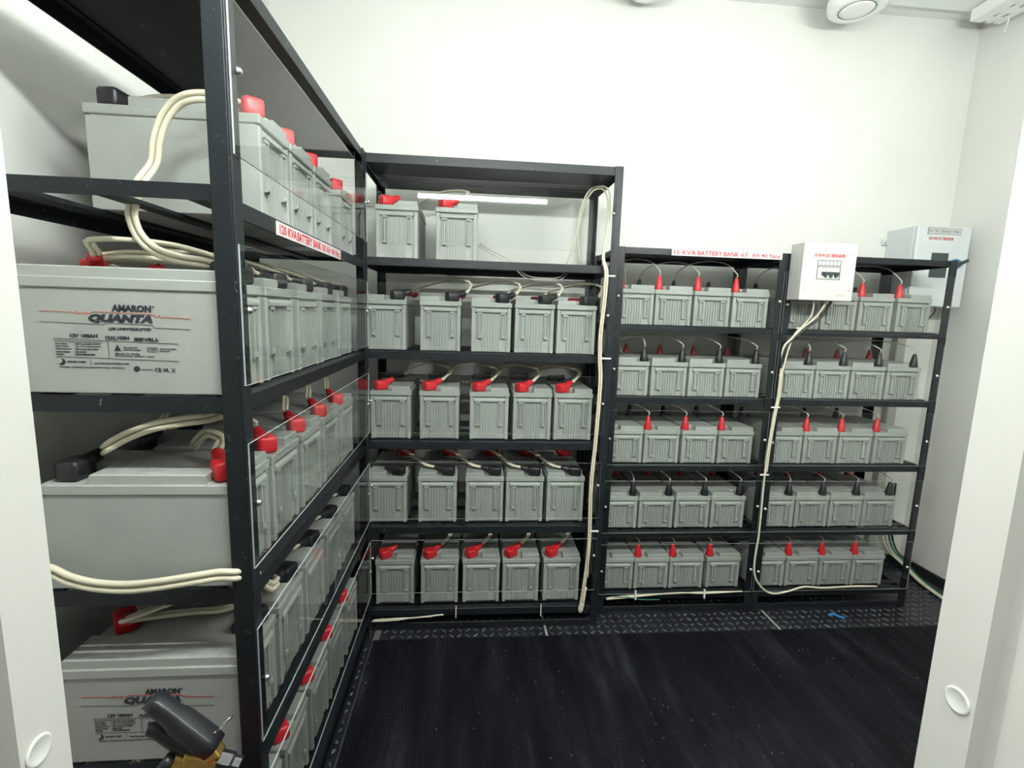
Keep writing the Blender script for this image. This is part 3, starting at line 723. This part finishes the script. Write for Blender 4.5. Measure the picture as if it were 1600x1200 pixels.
# bundle from the breaker box down the middle posts of the low rack
cb = [(1.556, 2.05, 1.512), (1.525, 2.07, 1.434), (1.471, 2.075, 1.384), (1.426, 2.08, 1.332), (1.398, 2.085, 1.289)]
cd = [(1.400, 2.088, 1.188), (1.399, 2.088, 1.071), (1.390, 2.088, .982), (1.380, 2.088, .832), (1.377, 2.088, .71), (1.379, 2.088, .523), (1.380, 2.088, .396), (1.373, 2.088, .267), (1.386, 2.088, .185), (1.434, 2.088, .122), (1.490, 2.088, .098), (1.565, 2.09, .108), (1.645, 2.092, .128), (1.745, 2.092, .121), (1.91, 2.092, .126), (2.03, 2.094, .122)]
m = MB(); m.tube(cb+cd, .0046, 'cable', 7, 5)
m.tube([(1.49, 2.05, 1.51), (1.497, 2.06, 1.45), (1.475, 2.07, 1.40), (1.433, 2.078, 1.340)]+[(x+.009, y, z) for x, y, z in cd[:5]], .0036, 'cable', 7, 5)
m.tube([(1.575, 2.05, 1.512), (1.552, 2.065, 1.44), (1.49, 2.072, 1.385), (1.44, 2.077, 1.337), (1.405, 2.083, 1.29), (1.394, 2.085, 1.20)], .0052, 'black', 8, 5)
for x, z in ((1.478, 1.382), (1.40, 1.02), (1.382, .70)): m.box(x-.03, x+.012, 2.081, 2.086, z-.003, z+.003, 'tie')
obj('cable_bundle', m, label='white cables and a black one running from the breaker box down the low rack', cat='cable', group='tied cable bundles')
m = MB()
m.tube([(.66, 2.094, .087), (.76, 2.094, .097), (.95, 2.094, .103), (1.142, 2.094, .109), (1.33, 2.094, .108)], .0034, 'cable', 6, 5)
m.tube([(.66, 2.091, .083), (.80, 2.091, .094), (1.0, 2.091, .110), (1.142, 2.091, .104), (1.33, 2.091, .112)], .0030, 'cable', 6, 5)
m.tube([(.70, 2.089, .096), (.76, 2.089, .094), (.83, 2.089, .080), (.92, 2.089, .078)], .0022, 'greencable', 6, 5)
for x in (.80, 1.14): m.box(x-.003, x+.003, 2.086, 2.0965, .08, .125, 'tie')
obj('hanging_cable', m, label='white cables with a green wire tied along the bottom of the low rack', cat='cable', group='long white cables')
m = MB(); m.tube([(-.405, 2.004, .062), (-.31, 2.006, .066), (-.224, 2.006, .068), (-.10, 2.012, .076)], .0035, 'cable', 6, 5)
m.tube([(-.41, 2.001, .058), (-.31, 2.001, .061), (-.25, 2.003, .068), (-.15, 2.008, .071)], .003, 'cable', 6, 5)
obj('hanging_cable', m, label='white cable ends lying under the bottom shelf of the tall facing rack', cat='cable', group='long white cables')
for x, i in ((-.045, 0), (.337, 1)):
    obj('cable_tie', MB().box(x-.002, x+.002, 2.0165, 2.0205, .055, .112, 'tie'), label=['left', 'right'][i]+'most white cable tie hanging from the tall facing rack\'s bottom beam', cat='cable tie', group='hanging cable ties')
m = MB()
for k, (mat, dx) in enumerate((('cable', 0), ('greencable', .022), ('cable', -.02), ('black', .04))):
    m.tube([(2.43+dx, 2.525, .50), (2.435+dx, 2.52, .26), (2.46+dx, 2.50, .12), (2.50+dx*.6, 2.42, .05), (2.49+dx*.6, 2.30, .016), (2.47+dx*.6, 2.10, .010), (2.46+dx*.6, 1.8, .008)], .0055, mat, 7, 6)
obj('cable_bundle', m, label='loose white and green cables curling onto the floor by the right wall', cat='cable', group='tied cable bundles')

# ------------------------------------------------------------------ breaker box on the low rack
bx = put('breaker_box', None, loc=(1.398, 2.104, 1.504), label='white breaker box with red lettering mounted at the middle of the low rack', cat='breaker box')
BW, BH, BD = .240, .240, .088
obj('housing', MB().box(0, BW, -BD+.018, 0, 0, BH, 'boxwhite', .003, 2), bx)
obj('cover', MB().box(-.001, BW+.001, -BD, -BD+.0175, -.001, BH+.001, 'boxwhite', .004, 2), bx)
for x, z in ((.022, .198), (.222, .195), (.018, .040), (.222, .045)):
    obj('screw', MB().lathe([(.0036, 0), (.0036, .001), (0, .0016)], 'zinc', 10, Matrix.Translation((x, -BD, z)) @ Matrix.Rotation(PI/2, 4, 'X')), bx)
obj('screw', MB().lathe([(.004, 0), (.004, .001), (0, .0016)], 'zinc', 10, Matrix.Translation((0, -.035, .205)) @ Matrix.Rotation(-PI/2, 4, 'Y')), bx)
t = MB(); write(t, '15 KVA DC BREAKER', .118, .188, .140, .014, 'print_red', -BD-.0004, .03); obj('lettering', t, bx)
m = MB(); y = -BD
for x0, x1, z0, z1 in ((.066, .172, .166, .168), (.066, .172, .146, .148), (.066, .068, .146, .168), (.170, .172, .146, .168), (.066, .172, .140, .1425), (.066, .172, .088, .0905), (.066, .0685, .088, .1425), (.1695, .172, .088, .1425)):
    m.box(x0, x1, y-.0015, y+.001, z0, z1, 'print_grey')
for k in range(1, 6): m.box(.066+k*.0175-.0006, .066+k*.0175+.0006, y-.0012, y+.001, .148, .166, 'print_grey')
wn = obj('breaker_window', m, bx)
m = MB(); m.box(.088, .168, y-.004, y+.001, .104, .120, 'window', .001)
for x in (.098, .122, .146): m.box(x, x+.012, y-.010, y-.003, .098, .116, 'window', .001)
for x in (.112, .136): m.box(x-.003, x+.006, y-.0045, y, .096, .106, 'white')
m.box(.072, .086, y-.003, y+.001, .098, .122, 'white', .001)
obj('switch', m, wn)
t = MB(); write(t, 'Schneider', .185, .024, .045, .010, 'logo_green', -BD-.0004, .01); obj('maker_mark', t, bx)

# ------------------------------------------------------------------ large breaker panel on the back wall
pn = put('breaker_cabinet', None, loc=(2.225, YB-.002, 1.508), label='pale grey breaker panel with a blue rotary knob on the back wall', cat='breaker cabinet')
PW, PH, PD = .292, .398, .185
obj('housing', MB().box(0, PW, -PD+.022, 0, 0, PH, 'panelgrey', .003), pn)
obj('door', MB().box(0, PW, -PD, -PD+.020, 0, PH, 'panelgrey', .003), pn)
m = MB()
for z in (PH-.06, .05):
    m.box(-.030, 0, -.010, -.004, z-.014, z+.014, 'panelgrey', .002); m.lathe([(.006, 0), (.006, .006), (0, .007)], 'zinc', 10, Matrix.Translation((-.018, -.010, z)) @ Matrix.Rotation(PI/2, 4, 'X'))
obj('bracket', m, pn)
m = MB(); y = -PD-.001
m.box(.052, .232, y, y+.002, .359, .390, 'sticker')
for x0, x1, z0, z1 in ((.052, .232, .388, .390), (.052, .232, .359, .361), (.052, .054, .359, .390), (.230, .232, .359, .390)): m.box(x0, x1, y-.0006, y+.001, z0, z1, 'print_grey')
write(m, 'BATTERY BREAKER PANEL', .142, .3745, .166, .016, 'print_grey', y-.0004, .0)
write(m, '120 KVA DC BREAKER', .130, .338, .135, .015, 'print_red', y, .01)
obj('lettering', m, pn)
obj('breaker_window', MB().box(.090, .182, -PD-.003, -PD+.002, .145, .268, 'window', .001), pn)
k = MB(); mt = Matrix.Translation((.226, -PD, .216)) @ Matrix.Rotation(PI/2, 4, 'X')
k.lathe([(.026, 0), (.026, .006), (.020, .010), (.018, .022), (0, .024)], 'bluehandle', 24, mt); kn = obj('rotary_knob', k, pn)
obj('lever', MB().obox((.238, -PD-.032, .222), (.052, .012, .015), Euler((0, -.45, 0)), 'greenlever', .003, 2), kn)
wire('hanging_cable', [(2.49, 2.47, 1.510), (2.487, 2.465, 1.49), (2.47, 2.46, 1.462), (2.43, 2.46, 1.440), (2.36, 2.47, 1.425), (2.30, 2.50, 1.40)], .0045, 'black', 'black cable looping out of the underside of the pale grey panel', 'cable', 'panel cables')
tk = MB(); tk.box(2.335, 2.39, 2.505, YB-.001, .0, 1.506, 'trunk', .003)
obj('cable_trunking', tk, label='grey vertical cable trunking on the back wall below the grey panel', cat='trunking')

# ------------------------------------------------------------------ ceiling fittings
def ceiling_light(x, y, z, label):
    c = put('ceiling_light', None, loc=(x, y, z), label=label, cat='ceiling light', group='round ceiling lights')
    obj('body', MB().lathe([(.074, .004), (.082, .0), (.104, .002), (.118, .014), (.120, .05), (.105, .10), (.07, 2.93-z), (0, 2.93-z)], 'white', 40), c)
    obj('trim_ring', MB().lathe([(.0705, .008), (.0735, .008), (.0745, .0035), (.0700, .0035), (.0705, .008)], 'print_grey', 40), c)
    obj('diffuser', MB().lathe([(0, -.002), (.05, -.0015), (.066, .001), (.070, .006), (0, .006)], 'white', 40), c)
    return c
ceiling_light(1.715, 2.30, 2.81, 'round white ceiling light near the right wall, almost whole')
ceiling_light(.775, 2.36, 2.86, 'round white ceiling light cut by the upper picture edge near the middle')
t = put('cable_tray', None, loc=(0, 0, 0), label='white slotted cable tray along the right wall under the ceiling', cat='cable tray')
m = MB(); X0, X1, Y0, Y1, Zb, Zt = 2.375, 2.535, .60, 2.40, 2.872, 2.922
m.box(X0, X0+.003, Y0, Y1, Zb, Zt, 'white'); m.box(X1-.003, X1, Y0, Y1, Zb, Zt, 'white'); m.box(X0, X0+.018, Y0, Y1, Zb-.003, Zb, 'white')
# slotted floor: bars between the slots
xs = [X0+.018, X0+.060, X0+.074, X1-.054, X1-.040, X1]
for a, c in ((xs[0], xs[1]), (xs[2], xs[3]), (xs[4], xs[5])): m.box(a, c, Y0, Y1, Zb-.003, Zb, 'white')
k = 0; yy = Y0
while yy < Y1-.001:
    for a, c in ((xs[1], xs[2]), (xs[3], xs[4])): m.box(a, c, yy, min(yy+.03, Y1), Zb-.003, Zb, 'white')
    yy += .065
obj('tray', m, t)
m = MB(); m.box(X0+.03, X1-.03, 2.28, 2.31, Zb, 2.93, 'white'); m.box(X0+.03, X1-.03, .9, .93, Zb, 2.93, 'white'); obj('hanger', m, t)
m = MB(); m.tube([(2.50, 2.33, 2.868), (2.498, 2.33, 2.83), (2.488, 2.33, 2.795)], .003, 'white', 6, 4)
obj('tie_tail', m, t)
# tube lamps on the door wall
def tube_lamp(x0, x1, z, label, glow='tube'):
    tl = put('tube_light', None, loc=((x0+x1)/2, YF+.001, z), label=label, cat='tube light', group='tube lights on the door wall')
    w = (x1-x0)/2
    obj('batten', MB().box(-w-.025, w+.025, 0, .054, -.023, .027, 'white', .004), tl)
    m = MB(); m.cyl((-w, .084, 0), (w, .084, 0), .014, glow, 14); obj('tube', m, tl)
    m = MB()
    for x in (-w-.015, w+.001): m.box(x, x+.014, .049, .101, -.018, .018, 'white', .003)
    obj('lamp_holder', m, tl)
tube_lamp(-.375, .505, 2.178, 'tube light fixed right above the doorway, mirrored in the acrylic panels')
tube_lamp(1.0, 1.88, 2.178, 'added unseen tube light high on the door wall, brightening the right side', 'tube_added')  # added out of view to lift the right wall and bays
# added unseen tube outside, without support, brightening the right jamb and right wall
tl = put('tube_light', None, loc=(-1.0, -.75, 2.55), label='added unseen tube light floating outside the doorway, behind the viewer', cat='tube light', group='added corridor tube lights')
obj('batten', MB().box(-.62, .62, -.03, .03, .02, .07, 'white', .004), tl)
m = MB(); m.cyl((-.6, 0, 0), (.6, 0, 0), .014, 'tube_added', 14); obj('tube', m, tl)
m = MB(); m.box(-.615, -.601, -.018, .018, -.018, .03, 'white'); m.box(.601, .615, -.018, .018, -.018, .03, 'white'); obj('lamp_holder', m, tl)

# ------------------------------------------------------------------ fire extinguisher in front of the left rack
ex = put('fire_extinguisher', None, loc=(-.468, .80, .001), label='fire extinguisher with black lever and brass valve before the left rack', cat='fire extinguisher')
obj('cylinder', MB().lathe([(.066, 0), (.070, .006), (.070, .462), (.064, .497), (.045, .527), (.024, .542), (.020, .557), (0, .557)], 'extred', 32), ex)
m = MB(); m.lathe([(.019, .535), (.021, .542), (.021, .556), (.016, .560), (.016, .585), (0, .585)], 'brass', 8, None, False)
m.obox((.010, .0, .590), (.060, .030, .030), Euler((0, .25, 0)), 'brass', .004, 2)
m.obox((.028, -.004, .607), (.030, .026, .022), Euler((0, -.5, 0)), 'brass', .004, 2)
m.obox((-.026, -.002, .594), (.022, .026, .024), Euler((0, .6, 0)), 'brass', .004, 2)
EXUP = .022
for v in m.bm.verts: v.co.z += EXUP
obj('valve', m, ex)
# upper lever: long channel tapering to a rounded tip, pointing up and left
a = math.radians(45)
rot = Euler((0, a, 0))
m = MB(); t = bmesh.new()
prof = [(0, .020, .017), (.02, .021, .019), (.075, .0205, .019), (.098, .016, .016), (.128, .0165, .016), (.141, .014, .011)]
rings = []
for d, hw, hh in prof:
    ring = []
    for k in range(16):
        q = 2*PI*k/16; cx, cz = math.cos(q), math.sin(q)
        ring.append(t.verts.new((-d, hw*math.copysign(abs(cx)**.5, cx), hh*math.copysign(abs(cz)**.55, cz))))
    rings.append(ring)
for u, v in zip(rings, rings[1:]):
    for k in range(16): t.faces.new((u[k], u[(k+1) % 16], v[(k+1) % 16], v[k]))
t.faces.new(rings[0]); t.faces.new(rings[-1])
m._merge(t, 'lever', True, Matrix.Translation((.030, 0, .612)) @ Euler((0, a, 0)).to_matrix().to_4x4())
put('lever', m.mesh('lever'), ex, loc=(0, 0, EXUP))
m = MB(); m.tube([(.01, .004, .600), (-.03, .006, .615), (-.065, .008, .640), (-.082, .008, .646)], lambda u: .017-.006*u, 'lever', 12, 5); put('carry_handle', m.mesh('carry_handle'), ex, loc=(0, 0, EXUP))
m = MB(); c0 = Vector((.052, -.004, .662)); u = Vector((.62, 0, .78)); w2 = Vector((.25, .95, -.15))
m.tube([c0+u*.0155*math.cos(2*PI*k/14)+w2*.010*math.sin(2*PI*k/14) for k in range(14)], .0016, 'chrome', 6, 3, True); m.tube([(.036, -.004, .646), (.018, -.004, .636), (-.01, -.004, .622)], .0014, 'chrome', 6, 3)
put('pin_ring', m.mesh('pin_ring'), ex, loc=(0, 0, EXUP))
m = MB(); m.lathe([(.017, 0), (.017, .020), (.013, .024), (.013, .036), (0, .036)], 'lever', 6, Matrix.Translation((.040, -.006, .592)) @ Matrix.Rotation(1.9, 4, 'Y'), False); put('hose_nut', m.mesh('hose_nut'), ex, loc=(0, 0, EXUP))
m = MB(); m.lathe([(.014, 0), (.015, .010), (.0135, .016), (0, .016)], 'lever', 20, Matrix.Translation((-.040, -.010, .590)) @ Matrix.Rotation(-.9, 4, 'Y')); put('side_knob', m.mesh('side_knob'), ex, loc=(0, 0, EXUP))

# ------------------------------------------------------------------ light, world, camera
wd = bpy.data.worlds.new('World'); scn.world = wd; wd.use_nodes = True
bg = wd.node_tree.nodes['Background']; bg.inputs['Color'].default_value = (.93, .96, .92, 1); bg.inputs['Strength'].default_value = .38

cam = bpy.data.cameras.new('camera'); co = bpy.data.objects.new('camera', cam); COL.objects.link(co); scn.camera = co
f, pitch, yaw, roll = 762.7, math.radians(8.28), math.radians(4.95), math.radians(1.75)
cam.sensor_width = 36; cam.lens = f*36/1600; cam.clip_start = .02
rt = Vector((math.cos(yaw), -math.sin(yaw), 0)); fw = Vector((math.sin(yaw)*math.cos(pitch), math.cos(yaw)*math.cos(pitch), -math.sin(pitch)))
up = rt.cross(fw)
cx = rt*math.cos(roll)+up*math.sin(roll); cy = up*math.cos(roll)-rt*math.sin(roll)
mw = Matrix.Identity(4)
for i in range(3): mw[i][0] = cx[i]; mw[i][1] = cy[i]; mw[i][2] = -fw[i]
mw[2][3] = H
co.matrix_world = mw

scn.view_settings.view_transform = 'Standard'; scn.view_settings.look = 'None'
scn.view_settings.exposure = 0.0; scn.view_settings.gamma = 1.0; scn.view_settings.use_curve_mapping = False
cy_ = scn.cycles
cy_.max_bounces = 10; cy_.diffuse_bounces = 3; cy_.glossy_bounces = 4; cy_.transparent_max_bounces = 32
cy_.use_denoising = True; cy_.caustics_reflective = False; cy_.caustics_refractive = False
